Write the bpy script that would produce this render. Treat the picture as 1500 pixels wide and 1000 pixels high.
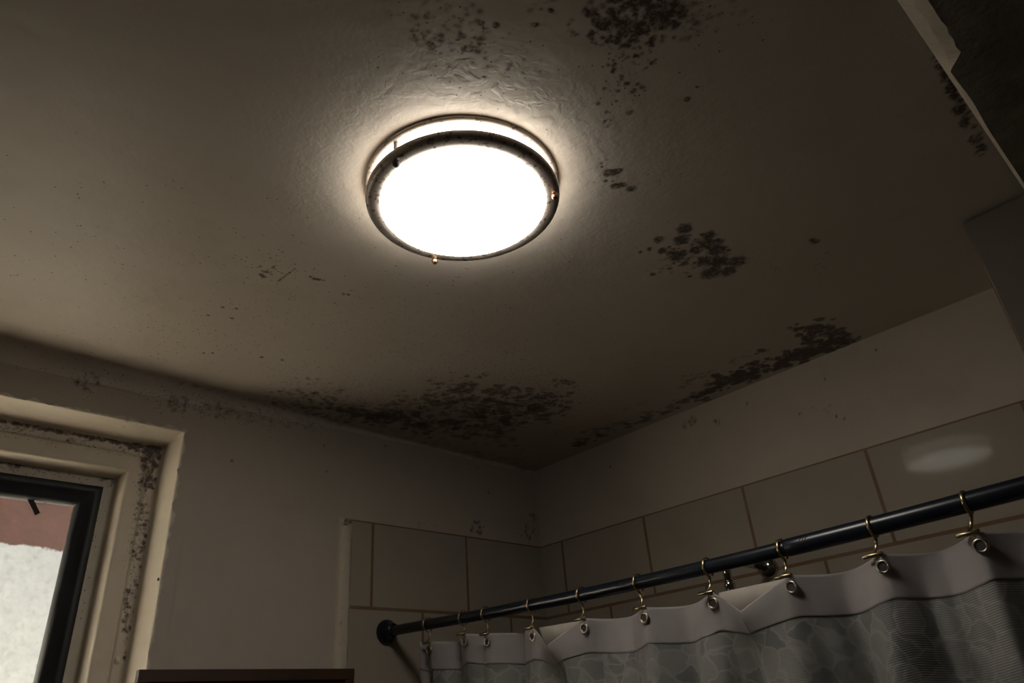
import bpy, bmesh, math, random
import numpy as np
from mathutils import Vector, Matrix, noise as mnoise

for o in list(bpy.data.objects): bpy.data.objects.remove(o)
S = bpy.context.scene
COL = S.collection
PI = math.pi
H = 2.2                      # ceiling height; room corner (back / right wall) at x=0, y=0

# ------------------------------------------------------------------ camera, light, exposure
CR = np.array([0.7284779, -0.6814405, -0.0704184])
CU = np.array([-0.2832448, -0.3931899, 0.8747423])
CF = np.array([0.6237726, 0.6172848, 0.4794446])
CC = np.array([-1.5785, -1.5114, 1.4821])
FP = 1041.5
cam_d = bpy.data.cameras.new('camera'); cam_d.sensor_width = 36.0; cam_d.lens = FP * 36 / 1500
cam_d.clip_start = 0.02
cam = bpy.data.objects.new('camera', cam_d); COL.objects.link(cam)
cam.matrix_world = Matrix(((CR[0], CU[0], -CF[0], CC[0]), (CR[1], CU[1], -CF[1], CC[1]), (CR[2], CU[2], -CF[2], CC[2]), (0, 0, 0, 1)))
S.camera = cam
S.view_settings.view_transform = 'Standard'; S.view_settings.look = 'None'
S.view_settings.gamma = 1.0; S.view_settings.use_curve_mapping = False
S.view_settings.exposure = 0.0
W = bpy.data.worlds.new('sky'); S.world = W; W.use_nodes = True
W.node_tree.nodes['Background'].inputs[0].default_value = (0.92, 0.95, 1.0, 1)
W.node_tree.nodes['Background'].inputs[1].default_value = 0.6
sun_d = bpy.data.lights.new('sun', 'SUN'); sun_d.energy = 46.0; sun_d.angle = 0.01; sun_d.color = (1.0, 0.93, 0.82)
sun = bpy.data.objects.new('sun', sun_d); COL.objects.link(sun); sun.location = (-6, 1, 6)
sun.rotation_euler = Vector((-0.72, 0.05, -0.68)).to_track_quat('-Z', 'Y').to_euler()
LAMP_DISC, LAMP_SIDE = 18.0, 9.0          # radiance of the lamp's bowl and of its side band

def hit(px, py, ax, val):
    """point of the plane axis=val seen in photo direction (px, py) - used to measure the place"""
    r = CF + CR * (px - 750) / FP + CU * (500 - py) / FP
    return CC + r * (val - CC[ax]) / r[ax]

# ------------------------------------------------------------------ node helpers
def new_mat(name):
    m = bpy.data.materials.new(name); m.use_nodes = True
    nt = m.node_tree; b = nt.nodes['Principled BSDF']
    return m, nt, b
def N(nt, t, **kw):
    n = nt.nodes.new(t)
    for k, v in kw.items():
        if k.startswith('i_'):
            key = k[2:]
            n.inputs[int(key) if key.isdigit() else key.replace('_', ' ')].default_value = v
        else: setattr(n, k, v)
    return n
def L(nt, a, b): nt.links.new(a, b)
def M(nt, op, a, b=None, c=None, clamp=False):
    n = nt.nodes.new('ShaderNodeMath'); n.operation = op; n.use_clamp = clamp
    for i, v in enumerate((a, b, c)):
        if v is None: continue
        if isinstance(v, (int, float)): n.inputs[i].default_value = v
        else: nt.links.new(v, n.inputs[i])
    return n.outputs[0]
def mixc(nt, fac, a, b):
    n = nt.nodes.new('ShaderNodeMix'); n.data_type = 'RGBA'
    if isinstance(fac, (int, float)): n.inputs[0].default_value = fac
    else: nt.links.new(fac, n.inputs[0])
    for i, v in ((6, a), (7, b)):
        if isinstance(v, tuple): n.inputs[i].default_value = (*v, 1)
        else: nt.links.new(v, n.inputs[i])
    return n.outputs[2]
def noise(nt, vec, scale, detail=3, rough=.5, out=0):
    n = N(nt, 'ShaderNodeTexNoise'); n.inputs['Scale'].default_value = scale
    n.inputs['Detail'].default_value = detail; n.inputs['Roughness'].default_value = rough
    L(nt, vec, n.inputs['Vector']); return n.outputs[out]
def rng_map(nt, v, a, b, c=0., d=1.):
    n = N(nt, 'ShaderNodeMapRange'); n.inputs[1].default_value = a; n.inputs[2].default_value = b
    n.inputs[3].default_value = c; n.inputs[4].default_value = d; L(nt, v, n.inputs[0]); return n.outputs[0]
def bump(nt, h, strength, dist, bsdf):
    n = N(nt, 'ShaderNodeBump'); n.inputs['Strength'].default_value = strength
    n.inputs['Distance'].default_value = dist; L(nt, h, n.inputs['Height']); L(nt, n.outputs[0], bsdf.inputs['Normal'])
def simple(name, col, rough=.5, metal=0., var=.0, vscale=20., bmp=0., bscale=200., col2=None):
    m, nt, b = new_mat(name)
    tc = N(nt, 'ShaderNodeTexCoord').outputs['Object']
    c2 = col2 or tuple(x * (1 - var) for x in col)
    L(nt, mixc(nt, rng_map(nt, noise(nt, tc, vscale, 4), .35, .65), col, c2), b.inputs['Base Color'])
    b.inputs['Roughness'].default_value = rough; b.inputs['Metallic'].default_value = metal
    if bmp: bump(nt, noise(nt, tc, bscale, 3), bmp, .002, b)
    return m

MOULD = (0.125, 0.083, 0.064)
def plaster(name, base, rough=.55, speck_scale=260., bstr=.35, dirt=.25):
    m, nt, b = new_mat(name)
    tc = N(nt, 'ShaderNodeTexCoord').outputs['Object']
    def att(n):
        a = N(nt, 'ShaderNodeAttribute'); a.attribute_name = n; return a.outputs['Fac']
    mo, sp, pe = att('mould'), att('speck'), att('peel')
    tone = mixc(nt, rng_map(nt, noise(nt, tc, 2.3, 4, .6), .3, .7), tuple(x * .90 for x in base), base)
    tone = mixc(nt, rng_map(nt, noise(nt, tc, 9., 5, .65), .52, .72, 0, dirt), tone, tuple(base[i] * (.72, .66, .56)[i] for i in range(3)))
    grain = rng_map(nt, noise(nt, tc, 170., 4, .7), .36, .60, .55, 1.15)
    wob = M(nt, 'MULTIPLY_ADD', noise(nt, tc, 95., 4, .65), .9, -.45)
    core = rng_map(nt, M(nt, 'ADD', mo, wob), .10, .60)
    blot = M(nt, 'MULTIPLY', M(nt, 'MULTIPLY', core, M(nt, 'ADD', mo, .22)), grain, clamp=True)
    blot = M(nt, 'MAXIMUM', blot, M(nt, 'MULTIPLY', rng_map(nt, mo, .05, .8), .42))
    v = N(nt, 'ShaderNodeTexVoronoi'); v.inputs['Scale'].default_value = speck_scale; L(nt, tc, v.inputs['Vector'])
    sx = N(nt, 'ShaderNodeSeparateColor'); L(nt, v.outputs['Color'], sx.inputs[0])
    gate = M(nt, 'LESS_THAN', sx.outputs[0], M(nt, 'MULTIPLY', sp, .8))
    rad = M(nt, 'MULTIPLY_ADD', sx.outputs[1], .28, .18)
    dot = M(nt, 'MULTIPLY', M(nt, 'SUBTRACT', rad, v.outputs['Distance']), 9., clamp=True)
    spk = M(nt, 'MULTIPLY', M(nt, 'MULTIPLY', dot, gate), .85)
    tot = M(nt, 'MAXIMUM', blot, spk)
    L(nt, mixc(nt, M(nt, 'MULTIPLY', tot, .96), tone, mixc(nt, rng_map(nt, tot, .5, 1.), MOULD, (.085, .055, .044))), b.inputs['Base Color'])
    b.inputs['Roughness'].default_value = rough
    b.inputs['Specular IOR Level'].default_value = .3
    h1 = noise(nt, tc, 26., 4, .55); h2 = noise(nt, tc, 190., 4, .6)
    n3 = N(nt, 'ShaderNodeTexNoise'); n3.inputs['Scale'].default_value = 55; n3.inputs['Detail'].default_value = 6
    n3.inputs['Distortion'].default_value = .5; L(nt, tc, n3.inputs['Vector'])
    flake = rng_map(nt, n3.outputs[0], .46, .60)
    hh = M(nt, 'MULTIPLY_ADD', h2, .18, M(nt, 'MULTIPLY', h1, 1.0))
    hh = M(nt, 'ADD', hh, M(nt, 'MULTIPLY', M(nt, 'MULTIPLY', flake, pe), .28))
    bump(nt, hh, bstr, .004, b)
    return m

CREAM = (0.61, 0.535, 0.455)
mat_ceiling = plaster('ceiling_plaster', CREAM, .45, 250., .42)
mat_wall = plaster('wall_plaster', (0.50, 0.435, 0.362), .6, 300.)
mat_casing = plaster('casing_paint', (0.67, 0.595, 0.49), .42, 240., .5, .35)
mat_black = simple('black_window_plastic', (.010, .012, .015), .5, var=.3)
mat_navy = simple('navy_enamel', (.007, .010, .018), .30, var=.35, vscale=30)
mat_brass = simple('aged_brass', (.50, .40, .24), .3, 1., .35, 90)
mat_copper = simple('copper_knob', (.55, .26, .13), .35, 1., .4, 200)
mat_rust = simple('dark_rust', (.05, .032, .026), .8, var=.4, vscale=200)
mat_chrome = simple('chrome', (.62, .60, .57), .12, 1., .15, 60)
mat_grommet = simple('grommet_nickel', (.40, .36, .31), .28, 1., .4, 150)
mat_wood = simple('dark_red_wood', (.062, .027, .013), .5, var=.35, vscale=14, bmp=.2)
mat_duct = simple('grey_duct_board', (.165, .138, .108), .8, var=.15, vscale=5, bmp=.15, bscale=90)
mat_dark = simple('dull_wall_paint', (.20, .17, .14), .7, var=.2, vscale=3)
mat_floor = simple('floor_tile', (.10, .085, .07), .5, var=.2, vscale=6)
mat_bounce_ground = simple('yard_concrete', (.36, .335, .285), .9, var=.1, vscale=3)
mat_trim = plaster('trim_plaster', (0.60, 0.52, 0.41), .6, 300., .7)
mat_tape = simple('dark_tape', (.03, .022, .018), .7, var=.3)

def tiles(name, horiz, off):
    m, nt, b = new_mat(name)
    tc = N(nt, 'ShaderNodeTexCoord').outputs['Object']
    s = N(nt, 'ShaderNodeSeparateXYZ'); L(nt, tc, s.inputs[0])
    c = N(nt, 'ShaderNodeCombineXYZ')
    L(nt, M(nt, 'ADD', s.outputs[horiz], off + 12.), c.inputs[0])
    L(nt, M(nt, 'ADD', s.outputs[2], -(H - .2385) + 20 * .2029), c.inputs[1])
    br = N(nt, 'ShaderNodeTexBrick'); L(nt, c.outputs[0], br.inputs['Vector'])
    br.offset = .5; br.offset_frequency = 2; br.squash = 1.0
    br.inputs['Color1'].default_value = (.355, .305, .242, 1); br.inputs['Color2'].default_value = (.38, .33, .268, 1)
    br.inputs['Mortar'].default_value = (.20, .115, .06, 1)
    br.inputs['Scale'].default_value = 1.; br.inputs['Mortar Size'].default_value = .0042
    br.inputs['Mortar Smooth'].default_value = .2; br.inputs['Bias'].default_value = 0
    br.inputs['Brick Width'].default_value = .3; br.inputs['Row Height'].default_value = .2029
    col = mixc(nt, rng_map(nt, noise(nt, tc, 7., 4), .3, .7, 0, .35), br.outputs[0], (.28, .25, .215))
    L(nt, col, b.inputs['Base Color'])
    L(nt, M(nt, 'MULTIPLY_ADD', br.outputs['Fac'], .5, .08), b.inputs['Roughness'])
    b.inputs['Specular IOR Level'].default_value = .045
    h = M(nt, 'ADD', M(nt, 'MULTIPLY', br.outputs['Fac'], -1.), M(nt, 'MULTIPLY', noise(nt, tc, 11., 2), .25))
    bump(nt, h, .35, .0015, b)
    return m
mat_tile_back = tiles('tile_back', 0, .2985)
mat_tile_right = tiles('tile_right', 1, .0935)

# ------------------------------------------------------------------ mesh helpers
def tag(o, label=None, cat=None, group=None, kind=None):
    for k, v in (('label', label), ('category', cat), ('group', group), ('kind', kind)):
        if v: o[k] = v
    return o
def link(name, me, mat, parent=None, smooth=False):
    if mat: me.materials.append(mat)
    if smooth: me.polygons.foreach_set('use_smooth', [True] * len(me.polygons))
    o = bpy.data.objects.new(name, me); COL.objects.link(o)
    if parent: o.parent = parent
    return o
def from_bm(name, bm, mat, parent=None, smooth=False):
    me = bpy.data.meshes.new(name); bmesh.ops.recalc_face_normals(bm, faces=bm.faces); bm.to_mesh(me); bm.free()
    return link(name, me, mat, parent, smooth)
def empty(name, loc):
    o = bpy.data.objects.new(name, None); COL.objects.link(o); o.location = loc; o.empty_display_size = .05; return o
def box(bm, x0, x1, y0, y1, z0, z1, bev=0):
    g = bmesh.ops.create_cube(bm, size=1.)
    for v in g['verts']:
        v.co = Vector((x0 + (v.co.x + .5) * (x1 - x0), y0 + (v.co.y + .5) * (y1 - y0), z0 + (v.co.z + .5) * (z1 - z0)))
    if bev:
        es = {e for v in g['verts'] for e in v.link_edges}
        bmesh.ops.bevel(bm, geom=list(es), offset=bev, segments=2, affect='EDGES', profile=.5)
def tube(bm, pts, r, n=10, flat=1., caps=True):
    """swept tube through pts; r a number or list; flat squashes along the local binormal"""
    pts = [Vector(p) for p in pts]; rs = r if isinstance(r, (list, tuple)) else [r] * len(pts)
    t0 = (pts[1] - pts[0]).normalized()
    up = Vector((0, 1, 0)) if abs(t0.y) < .9 else Vector((0, 0, 1))
    rings = []
    for i, p in enumerate(pts):
        t = (pts[min(i + 1, len(pts) - 1)] - pts[max(i - 1, 0)]).normalized()
        a = (up - t * up.dot(t)).normalized(); b = t.cross(a); 
        rings.append([bm.verts.new(p + a * math.cos(2 * PI * k / n) * rs[i] * flat + b * math.sin(2 * PI * k / n) * rs[i]) for k in range(n)])
    for i in range(len(rings) - 1):
        for k in range(n):
            bm.faces.new((rings[i][k], rings[i][(k + 1) % n], rings[i + 1][(k + 1) % n], rings[i + 1][k]))
    if caps: bm.faces.new(rings[0][::-1]); bm.faces.new(rings[-1])
def lathe(bm, prof, mat4=Matrix(), n=64, close=False):
    """revolve (r, z) profile about z, transformed by mat4"""
    rings = []
    for r, z in prof:
        if r < 1e-6: rings.append([bm.verts.new(mat4 @ Vector((0, 0, z)))])
        else: rings.append([bm.verts.new(mat4 @ Vector((r * math.cos(2 * PI * k / n), r * math.sin(2 * PI * k / n), z))) for k in range(n)])
    m = len(rings)
    for i in range(m if close else m - 1):
        A, B = rings[i], rings[(i + 1) % m]
        for k in range(n):
            k2 = (k + 1) % n
            if len(A) == 1 and len(B) == 1: continue
            if len(A) == 1: bm.faces.new((A[0], B[k], B[k2]))
            elif len(B) == 1: bm.faces.new((A[k], A[k2], B[0]))
            else: bm.faces.new((A[k], A[k2], B[k2], B[k]))
def grid_mesh(name, P, keep=None):
    """P: (ny, nx, 3) array -> mesh, quads kept where keep (ny-1, nx-1)"""
    ny, nx = P.shape[:2]
    idx = np.arange(ny * nx).reshape(ny, nx)
    q = np.stack([idx[:-1, :-1], idx[:-1, 1:], idx[1:, 1:], idx[1:, :-1]], -1)
    q = q[keep] if keep is not None else q.reshape(-1, 4)
    me = bpy.data.meshes.new(name)
    me.vertices.add(ny * nx); me.vertices.foreach_set('co', P.reshape(-1).astype(np.float32))
    me.loops.add(len(q) * 4); me.polygons.add(len(q))
    me.polygons.foreach_set('loop_start', np.arange(0, len(q) * 4, 4)); me.polygons.foreach_set('loop_total', np.full(len(q), 4))
    me.loops.foreach_set('vertex_index', q.reshape(-1)); me.update(calc_edges=True); me.validate()
    return me
def set_attr(me, name, arr):
    a = me.attributes.get(name) or me.attributes.new(name, 'FLOAT', 'POINT')
    a.data.foreach_set('value', np.asarray(arr, np.float32).reshape(-1))

# ------------------------------------------------------------------ mould: stains are lists of 3D blots and speckle patches on each surface
rnd = random.Random(7)
class Stains:
    def __init__(s, ax, val): s.ax, s.val, s.bl, s.pa = ax, val, [], []
    def at(s, x, y): return hit(x, y, s.ax, s.val - H if s.ax == 2 and False else s.val)
    def blot(s, x, y, r, k=.8):                 # r in photo pixels -> metres at that spot
        P = s.at(x, y); d = (P - CC) @ CF
        s.bl.append((P, 1.28 * r * d / FP, k))
    def cluster(s, cx, cy, rx, ry, n, r0, r1, k=.8, power=1.):
        for _ in range(n):
            a = rnd.random() * 2 * PI; q = rnd.random() ** (.5 * power)
            s.blot(cx + rx * q * math.cos(a), cy + ry * q * math.sin(a), r0 + (r1 - r0) * rnd.random() ** 2, k * (.6 + .4 * rnd.random()))
    def band(s, pts, w, n, r0, r1, k=.8):
        for _ in range(n):
            t = rnd.random() * (len(pts) - 1); i = int(t); t -= i
            x = pts[i][0] * (1 - t) + pts[i + 1][0] * t; y = pts[i][1] * (1 - t) + pts[i + 1][1] * t
            s.blot(x + rnd.gauss(0, w * .3), y + rnd.gauss(0, w * .42), r0 + (r1 - r0) * rnd.random() ** 2, k * (.6 + .4 * rnd.random()))
    def patch(s, x0, y0, x1, y1, w, dens, kind='speck'):   # speckle density along a segment
        s.pa.append((s.at(x0, y0), s.at(x1, y1), w, dens, kind))
    def eval(s, P):
        V = P.reshape(-1, 3); out = {k: np.zeros(len(V)) for k in ('mould', 'speck', 'peel')}
        wob = np.array([0.])
        for C, r, k in s.bl:
            rr = r * 1.5
            near = np.nonzero((np.abs(V[:, 0] - C[0]) < rr) & (np.abs(V[:, 1] - C[1]) < rr) & (np.abs(V[:, 2] - C[2]) < rr))[0]
            if not len(near): continue
            D = V[near] - C; d = np.linalg.norm(D, axis=1) / r
            o = (D * 260 + C * 37)
            d = d * (1 + .16 * np.sin(o[:, 0] + 1.3 * o[:, 2]) * np.cos(o[:, 1] * 1.2 + .7 * o[:, 2]))
            v = k * np.clip((1.05 - d) * 1.7, 0, 1)
            out['mould'][near] = np.maximum(out['mould'][near], v) + .18 * v * (out['mould'][near] > .05)
        for A, B, w, dens, kind in s.pa:
            AB = B - A; t = np.clip(((V - A) @ AB) / max(AB @ AB, 1e-9), 0, 1)
            d = np.linalg.norm(V - A - t[:, None] * AB, axis=1) / w
            out[kind] = np.maximum(out[kind], dens * np.clip(1.15 - d, 0, 1) ** 1.0)
        return out
    def apply(s, me, P):
        o = s.eval(P)
        for k, v in o.items(): set_attr(me, k, np.clip(v, 0, 1.2))

# ---- ceiling
SC = Stains(2, H)
for c in [(660, 40, 60, 45, 75, 2.5, 7, .62), (620, 45, 22, 30, 14, 3, 6, .45), (735, 70, 42, 35, 22, 2.5, 6, .55), (690, 72, 12, 6, 8, 4, 7, .7),
          (930, 15, 75, 32, 170, 4, 9, .72), (900, 50, 40, 22, 60, 3, 7, .75), (925, 85, 38, 45, 34, 2.5, 6.5, .8), (915, 130, 30, 50, 14, 2.5, 6, .8),
          (1050, 20, 45, 25, 26, 3, 9, .5), (1000, 35, 30, 25, 22, 3, 8, .6), (835, 45, 12, 20, 7, 3, 6, .6), (780, 70, 15, 30, 7, 2, 5, .5),
          (535, 70, 40, 20, 10, 2, 5, .3), (575, 20, 40, 20, 14, 2, 6, .35), (800, 10, 25, 14, 12, 3, 7, .5),
          (880, 235, 10, 8, 4, 1.5, 3, .6), (1125, 385, 30, 26, 20, 1.3, 2.6, .55), (1210, 395, 16, 28, 16, 1.3, 3, .5),
          (960, 335, 28, 18, 14, 1.2, 3, .6), (975, 395, 30, 12, 16, 1.5, 3.5, .6), (1013, 370, 60, 34, 40, 3, 7, .6),
          (390, 395, 16, 12, 12, 1.8, 4.5, .7), (405, 385, 25, 20, 10, 1.2, 2.5, .6), (500, 435, 30, 14, 12, 1.2, 2.6, .45)]:
    SC.cluster(*c)
for x, y, r in [(965, 352, 9), (998, 352, 13), (1003, 336, 13), (1039, 345, 11), (1037, 357, 14), (1017, 366, 8), (1050, 366, 14), (992, 375, 15),
                (971, 368, 8), (1032, 382, 12), (1053, 384, 14), (1079, 383, 16), (1041, 399, 16), (1066, 397, 13), (951, 366, 5), (938, 370, 4),
                (982, 393, 4), (956, 402, 5), (1010, 404, 4), (1003, 386, 6), (1194, 354, 7), (1190, 351, 5),
                (1007, 145, 6), (940, 126, 5), (918, 121, 5), (876, 150, 5), (888, 163, 4), (922, 164, 6), (886, 176, 4), (889, 184, 3), (906, 131, 4),
                (891, 253, 9), (901, 252, 8), (908, 250, 6), (902, 273, 8), (912, 271, 7), (925, 277, 8), (887, 265, 4), (881, 239, 3), (1022, 127, 3),
                (882, 244, 3), (966, 266, 2), (949, 256, 2), (709, 112, 4), (748, 94, 4), (744, 100, 4), (708, 41, 3), (727, 37, 6), (806, 15, 5),
                (784, 36, 6), (382, 402, 4), (390, 398, 4), (386, 405, 4), (455, 405, 3), (461, 408, 4), (467, 409, 4), (474, 410, 2.5), (383, 524, 3.5),
                (413, 528, 3), (326, 450, 3), (340, 467, 3), (305, 462, 3), (346, 452, 3), (298, 518, 3), (311, 518, 3), (503, 430, 3), (510, 431, 3)]:
    SC.blot(x, y, r, .78)
for i in range(15): SC.blot(407 + i * 1.85, 412 - i * 1.35, 1.7, .75)
B_ = SC.band
B_([(1240, 497), (1205, 482), (1165, 490)], 18, 85, 4, 9, .85)
B_([(1262, 494), (1215, 512)], 7, 30, 3, 6, .7)
B_([(1225, 503), (1150, 528), (1050, 562)], 14, 170, 4, 9, .95)
B_([(1110, 542), (1040, 572), (1015, 580)], 12, 60, 4, 9, .85)
B_([(1015, 582), (960, 606), (900, 628), (835, 652)], 11, 100, 3, 8, .62)
B_([(1100, 520), (1040, 548), (1000, 560)], 10, 45, 3, 7, .45)
B_([(1120, 514), (1105, 518)], 5, 8, 4, 7, .6)
B_([(955, 584), (880, 612)], 5, 26, 3, 6, .28)
B_([(850, 622), (800, 640)], 6, 20, 3, 6, .25)
B_([(1005, 566), (990, 570)], 2, 6, 3, 5, .4)
B_([(395, 572), (500, 590), (620, 618)], 16, 90, 2.5, 7, .62)
B_([(430, 560), (520, 575)], 14, 40, 2, 5, .55)
B_([(480, 598), (560, 612), (640, 630)], 14, 90, 4, 9, .62)
B_([(570, 590), (660, 575), (690, 565)], 12, 55, 3, 8, .62)
B_([(560, 602), (640, 600), (730, 595)], 20, 110, 3, 9, .55)
B_([(700, 600), (790, 600)], 18, 90, 3, 9, .62)
B_([(730, 620), (770, 622)], 8, 25, 3, 8, .6)
B_([(700, 552), (715, 548)], 6, 12, 2, 5, .6)
B_([(600, 640), (690, 665), (780, 684)], 12, 90, 4, 9, .35)
B_([(250, 556), (330, 576), (420, 600)], 6, 34, 2, 6, .45)
B_([(400, 588), (520, 622)], 8, 60, 3, 7, .5)
B_([(1362, 50), (1385, 110), (1405, 160), (1440, 225)], 14, 150, 3, 8, .7)
B_([(640, 570), (760, 590), (830, 590)], 34, 220, 3, 9, .66); B_([(500, 600), (640, 620), (760, 640)], 26, 160, 4, 10, .5)
B_([(420, 585), (560, 605), (700, 640)], 16, 120, 3, 8, .60)
SC.cluster(918, 100, 34, 60, 46, 1.8, 4.5, .85); SC.cluster(900, 170, 26, 26, 12, 1.5, 3.5, .8); SC.cluster(755, 150, 50, 26, 26, 1.2, 3, .6); SC.cluster(660, 60, 60, 40, 40, 2, 5, .7)
SC.cluster(890, 262, 26, 14, 14, 1.2, 3, .7); SC.cluster(828, 578, 34, 22, 60, 1.3, 3, .8); SC.cluster(700, 600, 110, 34, 130, 3, 9, .62); SC.cluster(1020, 368, 50, 24, 60, 3, 8, .8); SC.cluster(940, 40, 60, 40, 60, 3, 7, .75)
P_ = SC.patch
P_(440, 555, 520, 570, .10, .55); P_(560, 590, 760, 600, .16, .75); P_(640, 545, 760, 550, .12, .45); P_(770, 570, 840, 578, .10, 1.0)
P_(640, 500, 700, 520, .13, .22); P_(740, 520, 830, 560, .05, .5); P_(280, 500, 400, 420, .10, .20); P_(370, 385, 440, 400, .06, .2)
P_(250, 520, 300, 500, .12, .18); P_(700, 600, 810, 590, .10, .9); P_(480, 590, 620, 610, .1, .6); P_(1000, 370, 1050, 380, .05, .6)
P_(890, 60, 900, 160, .05, .2); P_(640, 60, 740, 90, .09, .15); P_(960, 30, 1060, 20, .08, .25); P_(1150, 520, 1230, 490, .03, .7)
P_(740, 130, 800, 165, .05, .10); P_(550, 440, 640, 480, .2, .10); P_(600, 560, 900, 640, .5, .06); P_(300, 450, 600, 500, .4, .07)
P_(680, 115, 790, 170, .09, 1.1, 'peel'); P_(560, 130, 520, 190, .07, .55, 'peel'); P_(800, 160, 870, 230, .07, .5, 'peel')
P_(860, 180, 880, 260, .05, .6, 'peel'); P_(1000, 580, 1220, 500, .05, .6, 'peel'); P_(480, 610, 760, 600, .12, .5, 'peel')
P_(480, 180, 440, 320, .05, .35, 'peel'); P_(360, 340, 420, 400, .05, .35, 'peel')

def axis(*segs):
    out = []
    for a, b, st in segs:
        n = max(1, int(round(abs(b - a) / st))); out += list(np.linspace(a, b, n + 1))
    return np.array(sorted({round(v, 5) for v in out}))
ROOM_X0, ROOM_Y0, BEAM_Y = -2.3, -1.95, -1.462
cx = axis((ROOM_X0, -1.75, .02), (-1.75, 0, .0024)); cy = axis((ROOM_Y0, -1.56, .03), (-1.56, 0, .0024))
X, Y = np.meshgrid(cx, cy)
cove = .010 + .026 * np.clip((-.62 - X) / .5, 0, 1)
d = np.clip(cove + Y, 0, None); Z = H - (cove - np.sqrt(np.clip(cove ** 2 - np.minimum(d, cove) ** 2, 0, None)))
Z += .0022 * (np.sin(X * 9.3 + Y * 4.1) * np.cos(Y * 7.7 - X * 2.) ) * np.clip((-Y) * 6, 0, 1) * np.clip(-X * 6, 0, 1)
P = np.stack([X, Y, Z], -1)
me = grid_mesh('ceiling', P[::-1]); 
CEIL = (me, P[::-1].copy())
ceiling = link('ceiling', me, mat_ceiling, None, True); tag(ceiling, kind='structure')

# lintel beam across the doorway side, its underside just below the ceiling
def beam():
    bm = bmesh.new(); n = 420; rows = []
    r2 = random.Random(3)
    for i in range(n + 1):
        x = ROOM_X0 + (0 - ROOM_X0) * i / n
        wide = .0012 + .019 * min(1, max(0, (-.735 - x) / .02)) + .0022 * math.exp(-((x + .66) / .05) ** 2)
        j = .0030 * mnoise.noise(Vector((x * 60, 0, 0))) + .002 * mnoise.noise(Vector((x * 19, 4, 0)))
        jj = .0045 * mnoise.noise(Vector((x * 45, 9, 2)))
        rows.append([Vector((x, BEAM_Y, H + .01)), Vector((x, BEAM_Y - .002, H - .030 + j)), Vector((x, BEAM_Y - .004 - wide * .5 + j, H - .040 + jj)),
                     Vector((x, BEAM_Y - .006 - wide + jj * (wide > .008), H - .046)), Vector((x, BEAM_Y - .03 - wide, H - .0475)), Vector((x, BEAM_Y - .12, H - .048)), Vector((x, ROOM_Y0, H - .048))])
    vs = [[bm.verts.new(v) for v in r] for r in rows]
    for i in range(n):
        for k in range(6): bm.faces.new((vs[i][k], vs[i + 1][k], vs[i + 1][k + 1], vs[i][k + 1]))
    bm.faces.ensure_lookup_table()
    for q, f in enumerate(bm.faces): f.material_index = 0 if q % 6 >= 3 or q % 6 == 0 else 1
    o = from_bm('trim_2', bm, mat_beam); o.data.materials.append(mat_trim); return o
m, nt, b = new_mat('beam_plaster')
tc = N(nt, 'ShaderNodeTexCoord').outputs['Object']; sp_ = N(nt, 'ShaderNodeSeparateXYZ'); L(nt, tc, sp_.inputs[0])
rawc = mixc(nt, rng_map(nt, noise(nt, tc, 12., 5, .65), .4, .6), (.15, .13, .105), (.22, .195, .155))
L(nt, rawc, b.inputs['Base Color']); b.inputs['Roughness'].default_value = .85
bump(nt, noise(nt, tc, 30., 5, .6), .8, .01, b); mat_beam = m
tag(beam(), kind='structure')

# ---- back wall with window opening
WX0, WX1, WZ0, WZ1 = -1.80, -1.079, 1.36, H - .1
SB = Stains(1, 0.)
for c in [(128, 560, 17, 20, 34, 2, 5, .6), (262, 590, 18, 14, 34, 2, 5, .55), (318, 600, 28, 12, 40, 2, 5, .5), (205, 575, 30, 10, 12, 1.5, 3, .4),
          (385, 608, 45, 12, 45, 2, 5, .4), (440, 622, 25, 8, 18, 2, 5, .4), (699, 772, 10, 10, 16, 1.5, 4, .75), (778, 775, 9, 24, 26, 1.5, 4, .55),
          (620, 770, 25, 4, 8, 1.5, 3, .5), (508, 764, 12, 4, 14, 1.5, 3, .8), (600, 655, 60, 10, 24, 1.5, 4, .3), (720, 690, 40, 10, 18, 1.5, 4, .3),
          (700, 720, 70, 20, 10, 1, 2, .5)]: SB.cluster(*c)
for x, y in [(338, 675), (479, 690), (565, 653), (716, 721), (475, 652), (340, 675)]: SB.blot(x, y, 2.2, .7)
SB.patch(240, 585, 460, 622, .035, .8); SB.patch(120, 550, 135, 575, .025, .8); SB.patch(0, 520, 780, 700, .06, .12); SB.patch(760, 780, 790, 780, .05, .5)
wx = axis((ROOM_X0, WX0, .05), (WX0, WX1, .02), (WX1, 0, .0035), (WX1 - .35, WX1, .004)); wz = axis((0, WZ0, .2), (WZ0, 1.6, .03), (1.6, H - .3, .008), (H - .3, H, .0035), (WZ1, H, .01))
X, Z = np.meshgrid(wx, wz); P = np.stack([X, 0 * X + .0016 * np.sin(X * 11) * np.sin(Z * 8) * ((X < -1.08 - .02) | (X > -1.05)), Z], -1)
P[..., 1] = np.where((np.abs(X - WX1) < .02), 0, P[..., 1])
xc = (wx[1:] + wx[:-1]) / 2; zc = (wz[1:] + wz[:-1]) / 2
keep = ~((xc[None, :] > WX0) & (xc[None, :] < WX1) & (zc[:, None] > WZ0) & (zc[:, None] < WZ1))
me = grid_mesh('wall_back', P, keep); SB.apply(me, P)
o1, o2 = SC.eval(CEIL[1]), SB.eval(CEIL[1])
for k_ in o1: set_attr(CEIL[0], k_, np.clip(np.maximum(o1[k_], o2[k_] * (CEIL[1][..., 1].reshape(-1) > -.04)), 0, 1.2))
wall_back = link('wall_back', me, mat_wall); tag(wall_back, kind='structure')

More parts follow.
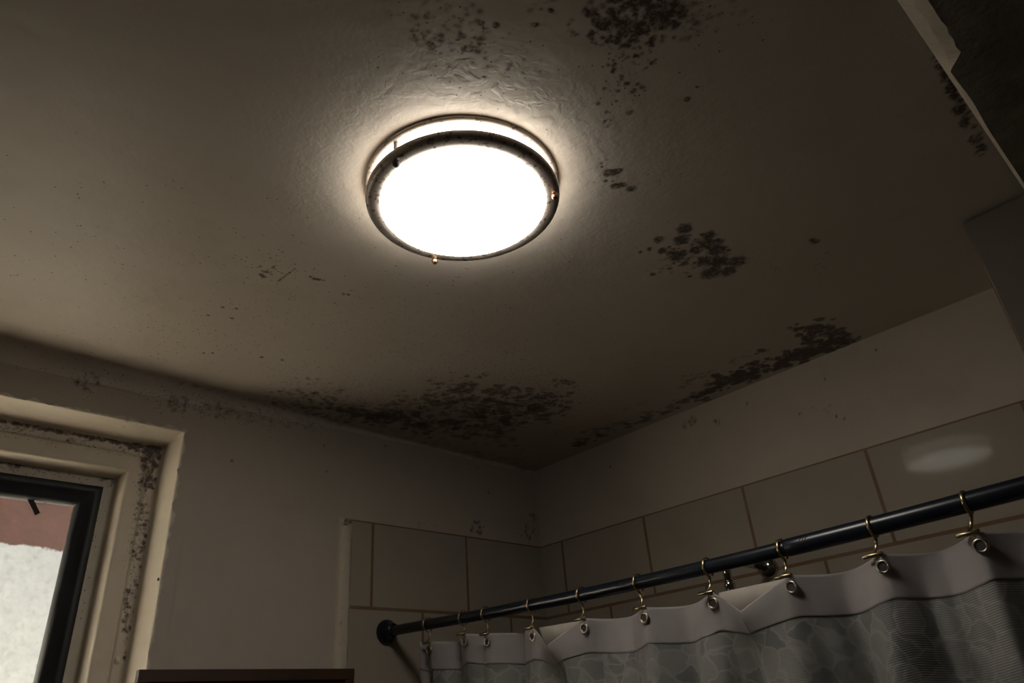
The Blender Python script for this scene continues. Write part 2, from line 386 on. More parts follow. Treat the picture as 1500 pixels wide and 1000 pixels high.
# ---- right wall
SR = Stains(0, 0.)
for c in [(1003, 622, 5, 6, 10, 1.5, 3.5, .5), (1014, 618, 9, 7, 16, 1.5, 4, .55), (1050, 618, 4, 6, 8, 1.5, 2.8, .75), (1205, 595, 14, 12, 12, 1, 1.8, .5),
          (820, 690, 30, 18, 14, 1, 2, .45), (1000, 640, 120, 40, 26, 1, 1.8, .5), (1250, 560, 120, 40, 22, 1, 1.8, .45)]: SR.cluster(*c)
for x, y in [(894, 683), (1095, 590), (1172, 605), (1236, 613), (1225, 609), (1284, 513), (1208, 556)]: SR.blot(x, y, 2.2, .85)
wy = axis((ROOM_Y0, 0, .005)); wz2 = axis((0, 1.9, .2), (1.9, H, .005))
Y, Z = np.meshgrid(wy, wz2); P = np.stack([0 * Y, Y, Z], -1)
me = grid_mesh('wall_right', P[:, ::-1]); SR.apply(me, P[:, ::-1])
wall_right = link('wall_right', me, mat_wall); tag(wall_right, kind='structure')
def panel(name, co, mat):
    bm = bmesh.new(); bm.faces.new([bm.verts.new(c) for c in co]); return tag(from_bm(name, bm, mat), kind='structure')
panel('wall_left', [(ROOM_X0, ROOM_Y0, 0), (ROOM_X0, 0, 0), (ROOM_X0, 0, H), (ROOM_X0, ROOM_Y0, H)], mat_dark)
panel('wall_front', [(ROOM_X0, ROOM_Y0, 0), (0, ROOM_Y0, 0), (0, ROOM_Y0, H), (ROOM_X0, ROOM_Y0, H)], mat_dark)
panel('floor', [(ROOM_X0, ROOM_Y0, 0), (0, ROOM_Y0, 0), (0, 0, 0), (ROOM_X0, 0, 0)], mat_floor)
# outer skin of the back wall, keeps daylight to the window
bm = bmesh.new()
for b_ in [(-3.2, WX0 - .0, .18, .2, -.2, 2.28), (WX1, .6, .18, .2, -.2, 2.28), (WX0, WX1, .18, .2, WZ1, 2.28), (WX0, WX1, .18, .2, -.2, WZ0)]: box(bm, *b_)
tag(from_bm('wall_outside', bm, mat_wall), kind='structure')
bm = bmesh.new(); box(bm, -3.2, .6, -3., .19, H + .03, H + .08); tag(from_bm('roof', bm, mat_wall), kind='structure')  # unseen slab added to stop sun leaking in along the ceiling edge
# tiled surfaces
TZ = H - .2385
bm = bmesh.new(); box(bm, -.657, 0, -.006, 0, 0, TZ); from_bm('tile_panel', bm, mat_tile_back, wall_back)
bm = bmesh.new(); box(bm, -.006, 0, ROOM_Y0, -.006, 0, TZ); from_bm('tile_panel', bm, mat_tile_right, wall_right)
# plaster strip at the tile edge
zs = axis((0, 1.5, .1), (1.5, TZ + .002, .005)); prof = [(-.694, 0), (-.692, -.008), (-.688, -.012), (-.682, -.014), (-.675, -.0145), (-.668, -.014), (-.662, -.012), (-.658, -.006)]
P = np.zeros((len(zs), len(prof), 3))
for i, z in enumerate(zs):
    for k, (x, y) in enumerate(prof):
        n_ = mnoise.noise(Vector((k * .9, z * 38, 3))); e = .0022 if k in (0, 1, 6, 7) else .0010
        P[i, k] = (x + e * n_ + .004 * (z - 1.8) * 0, y * (1 - .15 * n_), z)
P[-1, :, 1] *= .2
ST = Stains(1, -.014)
ST.cluster(507, 764, 11, 7, 26, 1.5, 3.2, .8); ST.band([(499, 780), (498, 850), (500, 960)], 2, 26, 1, 2, .7); ST.band([(514, 775), (513, 850)], 1, 18, 1, 2, .7); ST.cluster(506, 880, 8, 90, 16, 1, 2, .5)
me = grid_mesh('trim_1', P); ST.apply(me, P); tag(link('trim_1', me, mat_trim, None, True), kind='structure')

# ------------------------------------------------------------------ window: reveal, moulded casing, black sash, pane
win = empty('window_1', (0, .10, 0)); win.location = (0, 0, 0); tag(win, kind='structure')
def frame_loop(name, prof, mat, jitter=0., stains=None, parent=win, seg=.0032, smooth=False):
    """sweep profile (inset from opening, y) round the opening: right jamb, top, left jamb, bottom; mitred"""
    # perimeter params
    out = []
    sides = []
    def rect(i): return WX0 + i, WX1 - i, WZ0 + i, WZ1 - i
    corners = lambda i: [(rect(i)[1], rect(i)[2]), (rect(i)[1], rect(i)[3]), (rect(i)[0], rect(i)[3]), (rect(i)[0], rect(i)[2])]
    ts = []
    lens = [WZ1 - WZ0, WX1 - WX0, WZ1 - WZ0, WX1 - WX0]
    for sidx in range(4):
        n = int(lens[sidx] / (seg if sidx < 2 else .04))
        for j in range(n): ts.append((sidx, j / n))
    ts.append((0, 0.))
    P = np.zeros((len(ts), len(prof), 3))
    for a, (sidx, t) in enumerate(ts):
        for k, pr in enumerate(prof):
            c = corners(pr[0]); A = c[sidx]; Bc = c[(sidx + 1) % 4]
            x = A[0] * (1 - t) + Bc[0] * t; z = A[1] * (1 - t) + Bc[1] * t; y = pr[1]
            if len(pr) > 2 and pr[2]:
                j = pr[2] * (mnoise.noise(Vector((x * 40, z * 40, 1))) + .6 * mnoise.noise(Vector((x * 110, z * 110, 5))))
                if sidx in (0, 2): x += j
                else: z += j
            P[a, k] = (x, y, z)
    me = grid_mesh(name, P)
    if stains: stains.apply(me, P)
    return link(name, me, mat, parent, smooth)
# stains on reveal and casing (measured on plane y ~ .10)
SW = Stains(1, .10)
for c in [(205, 655, 30, 6, 40, 2, 4.5, .9), (232, 655, 10, 6, 14, 2.5, 5, .9), (60, 627, 60, 4, 40, 1.8, 3, .8), (150, 643, 60, 4, 40, 1.8, 3, .8),
          (211, 735, 8, 75, 110, 1.6, 4, .75), (200, 830, 8, 90, 110, 1.6, 4, .75), (187, 920, 6, 60, 50, 2, 4, .85), (218, 690, 12, 30, 50, 2.5, 5.5, .9),
          (226, 665, 12, 12, 24, 2.5, 6, .9)]: SW.cluster(*c)
SW.band([(0, 616), (110, 636), (225, 658)], 2.5, 150, 2, 3.6, .85)
SW.patch(215, 670, 195, 900, .022, 1.0); SW.patch(0, 630, 190, 660, .02, .6)
S2 = Stains(1, .155)
S2.cluster(60, 680, 80, 6, 60, 2, 4, .85); S2.band([(0, 668), (90, 682), (170, 694)], 3, 70, 2, 4, .8); S2.cluster(160, 700, 10, 14, 14, 2, 4, .8)
S2.patch(0, 680, 165, 700, .02, .6); S2.patch(150, 720, 120, 900, .01, .25)
S0 = Stains(2, WZ1)
S0.cluster(30, 604, 30, 4, 12, 1.8, 3, .85); S0.cluster(190, 622, 25, 8, 16, 1.8, 3, .85); S0.band([(100, 634), (230, 650)], 3, 60, 2, 4, .9)
S0.bl += [(P0 * 1., r0, k0) for P0, r0, k0 in SW.bl[:56]]
def rprof(a, ya, b_, yb, n, jit=0): return [(a + (b_ - a) * i / n, ya + (yb - ya) * i / n, jit * (i == 0)) for i in range(n + 1)]
# reveal: chipped lip, jamb flat, rounding into the casing face
rev = [(-.0040, -.0010, .0075), (-.0010, -.0032, .006), (.0015, -.001, .002)] + [(.0015 + .004 * t, .1 * t, 0) for t in np.linspace(.05, .93, 36)] + [(.009, .0985, 0)]
frame_loop('reveal', rev, mat_casing, stains=S0)
cas = [(.0085, .0985, 0), (.0095, .1005, 0), (.013, .1015, 0)] + [(x, .102, 0) for x in np.arange(.015, .030, .0022)] + [(.0315, .1035, 0), (.0325, .106, 0), (.034, .1035, 0)] + \
      [(x, .102, 0) for x in np.arange(.036, .0665, .0022)] + [(.067, .1022, 0), (.0695, .104, 0), (.071, .108, 0)] + [(.0715 + .004 * t, .11 + .045 * t, 0) for t in np.linspace(0, 1, 8)]
frame_loop('casing', cas, mat_casing, stains=SW)
inn = [(.0755, .155, 0)] + [(x, .157, 0) for x in np.arange(.0775, .112, .0024)]
frame_loop('inner_casing', inn, mat_casing, stains=S2)
sash = frame_loop('sash_frame', [(.099, .170, 0), (.099, .146, 0), (.101, .144, 0), (.115, .144, 0), (.118, .147, 0), (.134, .147, 0), (.137, .149, 0), (.1425, .155, 0), (.1425, .168, 0)], mat_black)
gx0, gx1, gz0, gz1 = WX0 + .138, WX1 - .138, WZ0 + .138, WZ1 - .138
m, nt, b = new_mat('dusty_glass'); nt.nodes.remove(b)
tr = N(nt, 'ShaderNodeBsdfTransparent'); gl = N(nt, 'ShaderNodeBsdfGlossy'); gl.inputs['Roughness'].default_value = .35
df = N(nt, 'ShaderNodeBsdfDiffuse'); df.inputs[0].default_value = (.7, .66, .6, 1)
tc = N(nt, 'ShaderNodeTexCoord').outputs['Object']
fr = N(nt, 'ShaderNodeFresnel'); mx = N(nt, 'ShaderNodeMixShader'); mx2 = N(nt, 'ShaderNodeMixShader')
L(nt, rng_map(nt, noise(nt, tc, 60., 5, .7), .5, .8, .02, .16), mx2.inputs[0]); L(nt, tr.outputs[0], mx2.inputs[1]); L(nt, df.outputs[0], mx2.inputs[2])
L(nt, M(nt, 'MULTIPLY', fr.outputs[0], .25), mx.inputs[0]); L(nt, mx2.outputs[0], mx.inputs[1]); L(nt, gl.outputs[0], mx.inputs[2])
L(nt, mx.outputs[0], nt.nodes['Material Output'].inputs[0]); mat_glass = m
bm = bmesh.new(); box(bm, gx0, gx1, .160, .164, gz0, gz1); from_bm('pane', bm, mat_glass, win)
# putty lump and chips on the jamb
bm = bmesh.new(); c = hit(172, 967, 1, .10)
bmesh.ops.create_icosphere(bm, subdivisions=3, radius=.0052)
for v in bm.verts:
    v.co *= 1 + .35 * mnoise.noise(v.co * 260); v.co.z *= 1.3; v.co += Vector((c[0], .101, c[2]))
o = from_bm('putty_lump', bm, mat_casing, win, True)
for (x, y, s_) in [(237, 845, .0042), (207, 857, .0035)]:
    c = hit(x, y, 0, WX1 - .004); bm = bmesh.new(); bmesh.ops.create_icosphere(bm, subdivisions=2, radius=s_)
    for v in bm.verts: v.co.x *= .35; v.co.z *= .8; v.co.y *= 1.1; v.co *= 1 + .4 * mnoise.noise(v.co * 300); v.co += Vector((WX1 - .0028, min(max(c[1], .006), .092), c[2]))
    from_bm('paint_chip', bm, mat_tape, win, True)
# tape on the pane and a loop of wire beside it
a = hit(41, 724, 1, .158); c = hit(55, 753, 1, .158)
bm = bmesh.new(); ax_ = Vector(c - a); nrm = Vector((ax_.z, 0, -ax_.x)).normalized() * .0045
A, C_ = Vector(a), Vector(c)
for y0 in (.1575, .1590):
    [bm.verts.new((p.x, y0, p.z)) for p in (A - nrm, A + nrm, C_ + nrm * 1.05, C_ - nrm * 1.1)]
bm.verts.ensure_lookup_table(); V = bm.verts
for f in ((0, 1, 2, 3), (7, 6, 5, 4), (0, 4, 5, 1), (1, 5, 6, 2), (2, 6, 7, 3), (3, 7, 4, 0)): bm.faces.new([V[i] for i in f])
tag(from_bm('tape_strip', bm, mat_tape), 'short dark strip stuck on the window pane under the black frame', 'tape')
bm = bmesh.new(); pts = []
for i in range(15):
    t = i / 14; p = hit(44 + 34 * t, 731 + 9 * math.sin(PI * t) - 4 * t, 1, .158); pts.append((p[0], .1588, p[2]))
tube(bm, pts, .0005, 6); tag(from_bm('wire_loop', bm, mat_tape), 'thin curved thread hanging on the window pane beside the dark strip', 'thread')

# ------------------------------------------------------------------ outside: whitewashed neighbouring wall and added unseen bounce surfaces
EZ = hit(50, 801, 1, 1.1)[2] + .0225 - .035 * 1.08
m, nt, b = new_mat('outside_wall')
tc = N(nt, 'ShaderNodeTexCoord').outputs['Object']; s_ = N(nt, 'ShaderNodeSeparateXYZ'); L(nt, tc, s_.inputs[0])
edge = M(nt, 'ADD', s_.outputs[2], M(nt, 'MULTIPLY_ADD', noise(nt, tc, 14., 5, .65), .045, M(nt, 'MULTIPLY', s_.outputs[0], .035)))
up = rng_map(nt, edge, EZ - .003, EZ + .003)
wht = mixc(nt, rng_map(nt, noise(nt, tc, 16., 6, .7), .35, .65), (.315, .345, .36), (.27, .295, .31))
pnk = mixc(nt, rng_map(nt, noise(nt, tc, 8., 4), .35, .65), (.050, .017, .011), (.070, .026, .017))
L(nt, mixc(nt, up, wht, pnk), b.inputs['Base Color']); b.inputs['Roughness'].default_value = .85
bump(nt, noise(nt, tc, 60., 5, .6), .12, .004, b)
bm = bmesh.new(); box(bm, -7, 3.5, 1.1, 1.3, 1.35, 3.4); tag(from_bm('wall_neighbour', bm, m), kind='structure')
bm = bmesh.new(); box(bm, -2.15, -2.0, .22, 1.1, 1.3, 1.80); tag(from_bm('wall_courtyard', bm, simple('limewash', (.90, .88, .82), .8, var=.05)), kind='structure')  # unseen white wall, added to bounce sun onto the right jamb
bm = bmesh.new(); box(bm, -7, 3.5, .22, 1.1, 1.36, 1.41); tag(from_bm('ground', bm, mat_bounce_ground), kind='structure')  # unseen ground, raised to sill level to bounce sun into the room

# ------------------------------------------------------------------ ceiling lamp
LC = Vector((-1.0341, -.8954, H)); LR = .1422
lamp = empty('ceiling_lamp', LC); tag(lamp, 'round flush ceiling lamp with glowing white bowl and rust-spotted grey metal ring', 'lamp')
m, nt, b = new_mat('weathered_nickel')
tc = N(nt, 'ShaderNodeTexCoord').outputs['Object']
c = mixc(nt, rng_map(nt, noise(nt, tc, 22., 5, .6), .35, .65), (.55, .47, .41), (.40, .34, .29))
c = mixc(nt, rng_map(nt, noise(nt, tc, 120., 5, .7), .56, .63, 0, .85), c, (.06, .035, .025))
L(nt, c, b.inputs['Base Color']); b.inputs['Metallic'].default_value = .25; b.inputs['Roughness'].default_value = .42; mat_ring = m
bm = bmesh.new()
lathe(bm, [(.128, -.0005), (LR, -.0005), (LR + .0005, -.003), (LR, -.007), (LR - .003, -.0085), (LR - .009, -.008), (.128, -.006)], n=128, close=True)
from_bm('base_ring', bm, mat_ring, lamp, True)
bm = bmesh.new()
lathe(bm, [(LR - .0005, -.0275), (LR, -.031), (LR - .0006, -.0335), (LR - .0018, -.0360), (LR - .0040, -.0376), (LR - .0075, -.0384), (LR - .0135, -.0386), (LR - .0200, -.0387), (LR - .0212, -.0380), (LR - .0205, -.0370), (LR - .010, -.034), (LR - .004, -.0275)], n=128, close=True)
from_bm('rim_ring', bm, mat_ring, lamp, True)
def emis(name, col, k, spots=False):
    m, nt, b = new_mat(name); b.inputs['Base Color'].default_value = (.8, .78, .74, 1); b.inputs['Roughness'].default_value = .3
    b.inputs['Emission Color'].default_value = (*col, 1); b.inputs['Emission Strength'].default_value = k
    if spots:
        tc = N(nt, 'ShaderNodeTexCoord').outputs['Object']
        L(nt, mixc(nt, rng_map(nt, noise(nt, tc, 70., 5, .7), .60, .68, 0, .7), (.8, .76, .7), (.35, .27, .18)), b.inputs['Base Color'])
        L(nt, mixc(nt, rng_map(nt, noise(nt, tc, 70., 5, .7), .60, .68, 0, .35), col, (.35, .27, .18)), b.inputs['Emission Color'])
    return m
bm = bmesh.new()
pr = [(.1212, -.0340), (.1212, -.0392)] + [(.1210 * math.cos(t) ** .9, -.0394 - .0100 * math.sin(t)) for t in np.linspace(.08, PI / 2 - .001, 18)] + [(0, -.0494)]
lathe(bm, pr, n=96); from_bm('glass_bowl', bm, emis('lamp_bowl', (1, .955, .86), LAMP_DISC), lamp, True)
bm = bmesh.new(); lathe(bm, [(.127, -.004), (.1285, -.015), (.1285, -.028), (.127, -.0335)], n=96)
side = from_bm('diffuser_band', bm, emis('lamp_band', (1, .985, .91), LAMP_SIDE, True), lamp, True)
for ang in (-171.9, 70.8, -51.8):
    a = math.radians(ang); x, y = .1345 * math.cos(a), .1345 * math.sin(a)
    bm = bmesh.new(); tube(bm, [(x, y, -.004), (x, y, -.030), (x, y, -.0395)], .0036, 12); po = from_bm('post', bm, mat_ring, lamp, True)
    bm = bmesh.new(); lathe(bm, [(0, -.0505), (.003, -.0500), (.0046, -.0475), (.005, -.0445), (.0042, -.0415), (.003, -.0395), (.003, -.036)], Matrix.Translation((x, y, 0)), 20)
    kn = from_bm('knob', bm, mat_copper if ang > -150 else mat_rust, po, True)
    if ang > -150: kn['label'] = 'copper ball knob'

# ------------------------------------------------------------------ curtain rod
RX = -.557
RY = np.array([0, -.17, -.5, -.9, -1.15, -1.336, -1.6, -1.95]); RZ = H + np.array([-.492, -.499, -.508, -.5143, -.511, -.506, -.499, -.490])
def rodz(y):
    c_ = np.polyfit(RY, RZ, 4); return float(np.polyval(c_, y))
rod = empty('curtain_rod', (RX, 0, rodz(0))); tag(rod, 'dark navy enamelled tension rod running from tiled corner above the shower curtain', 'curtain rod')
def at_rod(y): return (0, y, rodz(y) - rodz(0))
JY = -1.03
bm = bmesh.new(); tube(bm, [at_rod(y) for y in np.linspace(-.012, JY - .02, 40)], .0110, 28); from_bm('inner_tube', bm, mat_navy, rod, True)
ys = list(np.linspace(JY, -1.925, 40)); bm = bmesh.new()
tube(bm, [at_rod(y) for y in [JY + .003] + ys], [.0116] + [.0126] * 40, 28); from_bm('outer_tube', bm, mat_navy, rod, True)
MW = Matrix.Rotation(PI / 2, 4, 'X')            # z axis -> -y
for nm, flip in (('flange', 0), ('flange', 1)):
    bm = bmesh.new(); pr = [(0, 0), (.0265, 0), (.0272, .003), (.0265, .008), (.0235, .013), (.019, .018), (.0165, .024), (.0155, .032), (.0135, .034), (.0, .034)]
    mt = Matrix.Translation((0, -.0062, 0)) @ MW if not flip else Matrix.Translation((0, -1.949, rodz(-1.93) - rodz(0))) @ Matrix.Rotation(-PI / 2, 4, 'X')
    lathe(bm, pr, mt, 40); from_bm(nm, bm, mat_navy, rod, True)
# small embossed ridges on the tube (two groups of wavy strokes)
for yc in (hit(915, 857, 0, RX)[1], hit(1182, 793, 0, RX)[1]):
    bm = bmesh.new(); R_ = .0111 if yc > JY else .0127
    for k in range(3):
        y0 = yc + (k - 1) * .0042
        tube(bm, [(-R_ * math.cos(t), y0 + .0012 * math.sin(t * 9), R_ * math.sin(t) + rodz(y0) - rodz(0)) for t in np.linspace(-.15, .65, 12)], .0005, 6)
    from_bm('embossed_mark', bm, mat_black, rod, True)

# ------------------------------------------------------------------ curtain hooks
HY = [-.170, -.292, -.364, -.497, -.625, -.754, -.892, -1.020, -1.153, -1.272, -1.405, -1.53]
GY = [-.186, -.303, -.376, -.503, -.632, -.765, -.895, -1.025, -1.155, -1.272, -1.40, -1.53]
GZ = [H + v for v in (-.553, -.551, -.560, -.566, -.569, -.571, -.569, -.568, -.565, -.563, -.56, -.557)]
where = ['closest to the round wall flange, leftmost of the row', 'second from the wall flange, over the bunched curtain end', 'third from the wall flange, just right of the second',
         'fourth from the wall flange, left of the small folded flap', 'fifth from the wall flange, right of the small folded flap',
         'sixth from the wall flange, near the left embossed mark', 'seventh from the wall flange, left of the chrome shower pipe',
         'at the rod joint, right end of the large folded flap', 'second from the right, beneath the bare tiled wall', 'rightmost in view, nearest the right picture edge']
def hook_parts(root, dy, dz):
    """ring round the rod, wire down the back, roller bar and grommet hook; local origin on the rod axis"""
    R_ = .0142; pts = []
    for t in np.linspace(-55, 265, 34):          # start low at the back (+x), over the top, down the front, under
        a = math.radians(t); pts.append((R_ * math.cos(a), 0, R_ * math.sin(a)))
    end = Vector((-.0100, dy + .009, dz + .0165)); p0 = Vector(pts[-1])
    for t in np.linspace(.15, 1, 9): 
        p = p0.lerp(end, t); p.x += .006 * math.sin(PI * t); pts.append(tuple(p))
    bm = bmesh.new(); tube(bm, pts, .0010, 8, flat=2.4); from_bm('ring', bm, mat_brass, root, True)
    bm = bmesh.new(); bmesh.ops.create_uvsphere(bm, u_segments=12, v_segments=8, radius=.0019)
    s0 = Vector(pts[0])
    for v in bm.verts: v.co += s0
    from_bm('tip_ball', bm, mat_brass, root, True)
    bm = bmesh.new(); L_ = .0135
    tube(bm, [(end.x, end.y - L_, end.z), (end.x, end.y - L_ + .001, end.z), (end.x, end.y + L_ - .001, end.z), (end.x, end.y + L_, end.z)], [.0022, .0031, .0031, .0022], 12)
    from_bm('roller_bar', bm, mat_brass, root, True)
    g = Vector((-.0065, dy, dz)); bm = bmesh.new()
    for off in (-.003, .003):
        tube(bm, [(end.x, end.y - .002 + off * .5, end.z), (g.x - .001, g.y + off, g.z + .010), (g.x - .0015, g.y + off, g.z + .002), (g.x + .004, g.y + off, g.z - .003), (g.x + .009, g.y + off, g.z + .001)], .0009, 8)
    from_bm('grommet_hook', bm, mat_brass, root, True)
for i, (hy, gy, gz) in enumerate(zip(HY, GY, GZ)):
    if i > 9: continue
    r = empty('curtain_hook', (RX, hy, rodz(hy)))
    hook_parts(r, gy - hy, gz - rodz(hy))
    tag(r, 'brass curtain hook ' + where[i], 'curtain hook', 'brass hooks holding the shower curtain')

# ------------------------------------------------------------------ shower curtain
knots = [(-.140, H - .545)] + list(zip(GY, GZ)) + [(-1.66, H - .556)]
HEAD = .056
def curtain_point(y, t, flapdepth=0.):
    """y along rod, t metres below the top edge"""
    ks = [k[0] for k in knots]
    i = max(j for j in range(len(ks) - 1) if ks[j] >= y - 1e-9) if y < ks[0] else 0
    i = min(i, len(ks) - 2)
    y0, z0 = knots[i]; y1, z1 = knots[i + 1]
    s = (y0 - y) / (y0 - y1); s = min(max(s, 0), 1)
    gap = y0 - y1
    amp = .030 if 3 < i < len(ks) - 2 else (.044 if i in (1, 2, 3) else .016)
    sag = .006 * math.sin(PI * s)
    depth = min(t / .12, 1.); bul = math.sin(PI * s) ** 1.5
    x = RX - .005 + amp * bul * (1 - .3 * depth); dy = 0.
    if i in (1, 2, 3): dy = -.020 * math.sin(2 * PI * s) * (1 - .4 * depth)
    if i in FLAPS:
        sc_ = .43; w = s / sc_ if s < sc_ else (1 - s) / (1 - sc_)
        fall = math.exp(-(t / .075) ** 2)
        x = RX - .005 - .028 * w * fall + .012 * bul * (1 - fall)
        sag = .038 * w ** 1.1 * max(0., 1 - t / .085)
    top = (z0 * (1 - s) + z1 * s) + .0165 - sag
    # soft folds growing with drop
    f = .016 * mnoise.noise(Vector((y * 17, t * 1.6, 0))) + .010 * mnoise.noise(Vector((y * 42, t * 2.5, 3)))
    f += .013 * math.sin(y * 58 + 1.8 * math.sin(y * 9))
    x += f * min(t / .14, 1.) * 1.35
    yy = y + dy + .006 * mnoise.noise(Vector((y * 23, t * 3, 8))) * min(t / .1, 1.)
    # tension dimples under each grommet
    dg = min(abs(y - g) for g in GY); x -= .004 * math.exp(-(dg / .012) ** 2) * math.exp(-(t / .04) ** 2)
    return (x, yy, top - t)
FLAPS = {4, 7}
def mk_fabric(name, headband):
    m, nt, b = new_mat(name)
    tc = N(nt, 'ShaderNodeTexCoord').outputs['Object']
    uv = N(nt, 'ShaderNodeAttribute'); uv.attribute_name = 'cloth_uv'; uvv = uv.outputs['Vector']
    wv = N(nt, 'ShaderNodeTexWave'); wv.wave_type = 'BANDS'; wv.bands_direction = 'Y'; wv.inputs['Scale'].default_value = 120.; wv.inputs['Distortion'].default_value = .6
    L(nt, uvv, wv.inputs['Vector'])
    if headband:
        col = mixc(nt, rng_map(nt, noise(nt, tc, 14., 4), .35, .65), (.36, .32, .312), (.31, .275, .268))
    else:
        vo = N(nt, 'ShaderNodeTexVoronoi'); vo.feature = 'DISTANCE_TO_EDGE'; vo.inputs['Scale'].default_value = 32.
        nn = N(nt, 'ShaderNodeTexNoise'); nn.inputs['Scale'].default_value = 22.; L(nt, uvv, nn.inputs['Vector'])
        vm = N(nt, 'ShaderNodeVectorMath'); vm.operation = 'MULTIPLY_ADD'; L(nt, nn.outputs['Color'], vm.inputs[0]); vm.inputs[1].default_value = (.05, .05, .0); L(nt, uvv, vm.inputs[2])
        L(nt, vm.outputs[0], vo.inputs['Vector'])
        vein = rng_map(nt, vo.outputs['Distance'], .01, .09, 1, 0)
        vc = N(nt, 'ShaderNodeTexVoronoi'); vc.inputs['Scale'].default_value = 32.; L(nt, vm.outputs[0], vc.inputs['Vector'])
        sc_ = N(nt, 'ShaderNodeSeparateColor'); L(nt, vc.outputs['Color'], sc_.inputs[0])
        petal = rng_map(nt, sc_.outputs[0], .45, .55)
        base = mixc(nt, petal, (.165, .165, .160), (.25, .24, .228))
        base = mixc(nt, rng_map(nt, noise(nt, uvv, 9., 3), .4, .6, 0, .5), base, (.29, .275, .262))
        col = mixc(nt, M(nt, 'MULTIPLY', vein, .6), base, (.39, .365, .345))
        col = mixc(nt, rng_map(nt, wv.outputs['Fac'], .3, .8, 0, .35), col, (.15, .15, .147))
    L(nt, col, b.inputs['Base Color']); b.inputs['Roughness'].default_value = .6
    b.inputs['Sheen Weight'].default_value = .15
    tl = N(nt, 'ShaderNodeBsdfTranslucent'); L(nt, col, tl.inputs[0]); mx = N(nt, 'ShaderNodeMixShader'); mx.inputs[0].default_value = .22
    L(nt, b.outputs[0], mx.inputs[1]); L(nt, tl.outputs[0], mx.inputs[2]); L(nt, mx.outputs[0], nt.nodes['Material Output'].inputs[0])
    bump(nt, wv.outputs['Fac'], .08 if headband else .4, .0006, b)
    return m
def cloth_attr(me, ny, nx, U, T):
    a = me.attributes.new('cloth_uv', 'FLOAT_VECTOR', 'POINT')
    a.data.foreach_set('vector', np.stack([U, T, 0 * U], -1).astype(np.float32).reshape(-1))
curtain = empty('shower_curtain', (RX, -.9, rodz(-.9))); tag(curtain, 'pale shower curtain with white hem band and grey floral weave hanging from dark rod', 'shower curtain')
inv = Vector(curtain.location)
def sheet(name, ts, mat, lift=0.):
    ysz = np.linspace(-.142, -1.655, 700); P = np.zeros((len(ts), len(ysz), 3)); U = np.zeros((len(ts), len(ysz))); T = U.copy()
    arc = np.concatenate([[0], np.cumsum(np.full(len(ysz) - 1, 1.25 * (ysz[0] - ysz[-1]) / len(ysz)))])
    for j, y in enumerate(ysz):
        for i, t in enumerate(ts):
            P[i, j] = curtain_point(y, t); U[i, j] = arc[j]; T[i, j] = t
    P[..., 0] -= lift; P -= np.array(inv)
    me = grid_mesh(name, P); cloth_attr(me, *U.shape, U, T)
    o = link(name, me, mat, curtain, True); return o
mat_liner = simple('liner_cloth', (.42, .37, .32), .6, var=.1)
mat_head, mat_body = mk_fabric('curtain_hem_fabric', True), mk_fabric('curtain_floral_fabric', False)
sheet('fabric', list(np.linspace(HEAD - .003, .30, 26)) + list(np.linspace(.33, 1.45, 24)), mat_body)
hd = sheet('hem_band', list(np.linspace(0, HEAD, 16)), mat_head, .0007); hd['label'] = 'plain white hem band along the top'
sol = hd.modifiers.new('thick', 'SOLIDIFY'); sol.thickness = .0007; sol.offset = 1
# plain liner hung on the same hooks behind the fabric, seen where the hem folds down
ysz = np.linspace(-.150, -1.64, 600); ts = list(np.linspace(0, .30, 12)) + list(np.linspace(.35, 1.40, 10))
kx_, kz_ = [-k[0] for k in knots], [k[1] for k in knots]
def liner_point(y, t):
    i = max(j for j in range(len(kx_) - 1) if kx_[j] <= -y); s_ = (-y - kx_[i]) / (kx_[i + 1] - kx_[i])
    w = min(1, s_ / .03, (1 - s_) / .03) if i in FLAPS else 0
    back = .052 + .006 * math.sin(y * 50)
    x = RX + (.004 + (back - .004) * min(1, t / .12)) * w + back * (1 - w)
    return (x, y, float(np.interp(-y, kx_, kz_)) + .0155 * w - .004 * (1 - w) - t)
P = np.array([[liner_point(y, t) for y in ysz] for t in ts]) - np.array(inv)
me = grid_mesh('liner', P); lo = link('liner', me, mat_liner, curtain, True); lo['label'] = 'plain beige liner behind the patterned fabric'
so = lo.modifiers.new('thick', 'SOLIDIFY'); so.thickness = .0008
for gy, gz in zip(GY[:10], GZ[:10]):
    bm = bmesh.new(); c0 = curtain_point(gy, .016)
    mt = Matrix.Translation(Vector((c0[0] - .0025, gy, gz)) - inv) @ Matrix.Rotation(-PI / 2, 4, 'Y')
    lathe(bm, [(.0050, -.0005), (.0055, .0012), (.0070, .0020), (.0088, .0014), (.0095, 0), (.0092, -.0006)], mt, 32, close=True)
    from_bm('grommet', bm, mat_grommet, curtain, True)
    bm = bmesh.new(); lathe(bm, [(0, .0003), (.0053, .0003)], mt, 24); ho = from_bm('grommet_hole', bm, mat_tape, curtain)  # flat dark disc stands in for the shade inside the ring

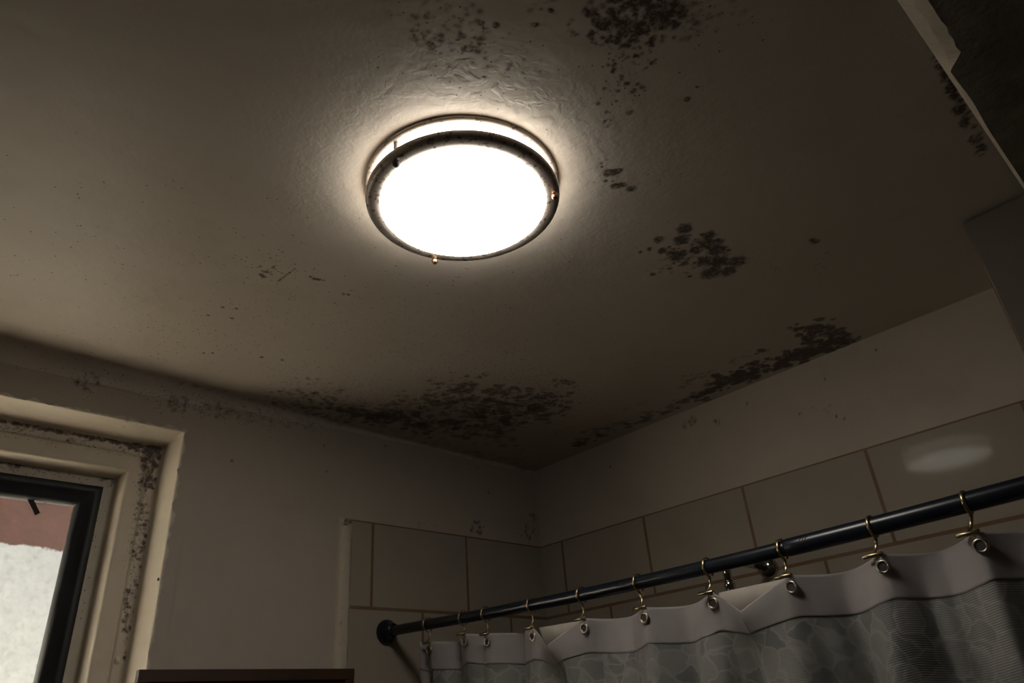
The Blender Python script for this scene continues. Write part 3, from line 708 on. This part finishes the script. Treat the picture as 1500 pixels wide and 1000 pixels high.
# ------------------------------------------------------------------ shower pipe on the right wall
ey, ez = -.711, H - .434
sh = empty('shower_fitting', (-.006, ey, ez)); tag(sh, 'chrome shower arm with round wall plate partly hidden behind the curtain rod', 'shower')
MX = Matrix.Rotation(-PI / 2, 4, 'Y')
bm = bmesh.new(); lathe(bm, [(0, 0), (.024, 0), (.0255, .002), (.0245, .006), (.020, .012), (.014, .016), (.011, .018), (0, .018)], MX, 40); from_bm('wall_plate', bm, mat_chrome, sh, True)
bm = bmesh.new(); XA = -.182
pts = [(-.012, 0, 0), (XA * .5, 0, .001), (XA + .02, 0, 0)] + [(XA + .02 - .02 * math.sin(t), 0, -.02 + .02 * math.cos(t)) for t in np.linspace(.2, PI / 2, 8)] + [(XA, 0, -.045)]
tube(bm, pts, .0085, 20); from_bm('arm', bm, mat_chrome, sh, True)
bm = bmesh.new(); lathe(bm, [(0, 0), (.0105, 0), (.0115, -.002), (.0115, -.010), (.009, -.013), (.010, -.020), (.016, -.034), (.032, -.048), (.034, -.054), (.031, -.058), (0, -.058)], Matrix.Translation((XA, 0, -.045)), 36)
from_bm('spray_head', bm, mat_chrome, sh, True)

# ------------------------------------------------------------------ wooden panel on the back wall
KZ = hit(204, 980, 1, -.03)[2]; KX0, KX1 = hit(204, 980, 1, -.03)[0], hit(520, 979, 1, -.03)[0]
pn = empty('wooden_panel', ((KX0 + KX1) / 2, -.015, KZ - .9)); tag(pn, 'dark red-brown wooden board on the wall between window and tile edge, only its top showing', 'wooden board')
def rel(bm):
    for v in bm.verts: v.co -= Vector(pn.location)
bm = bmesh.new(); box(bm, KX0 + .018, KX1 - .018, -.022, -.016, KZ - .88, KZ - .018, .001); rel(bm); from_bm('board', bm, mat_wood, pn)
bm = bmesh.new(); box(bm, KX0, KX1, -.030, -.015, KZ - .022, KZ, .0015); rel(bm); from_bm('top_rail', bm, mat_wood, pn)
bm = bmesh.new(); box(bm, KX0, KX1, -.030, -.015, KZ - .9, KZ - .878, .0015); rel(bm); from_bm('bottom_rail', bm, mat_wood, pn)
for x0 in (KX0, KX1 - .022):
    bm = bmesh.new(); box(bm, x0, x0 + .022, -.0298, -.015, KZ - .878, KZ - .022, .0015); rel(bm); from_bm('stile', bm, mat_wood, pn)

# ------------------------------------------------------------------ boxed duct in the upper right
bm = bmesh.new(); box(bm, -.30, -.0065, ROOM_Y0 + .002, -1.363, 1.30, H - .002, .004)
tag(from_bm('boxed_duct', bm, mat_duct), 'dark grey boxed duct filling the upper right corner under the ceiling', 'duct')
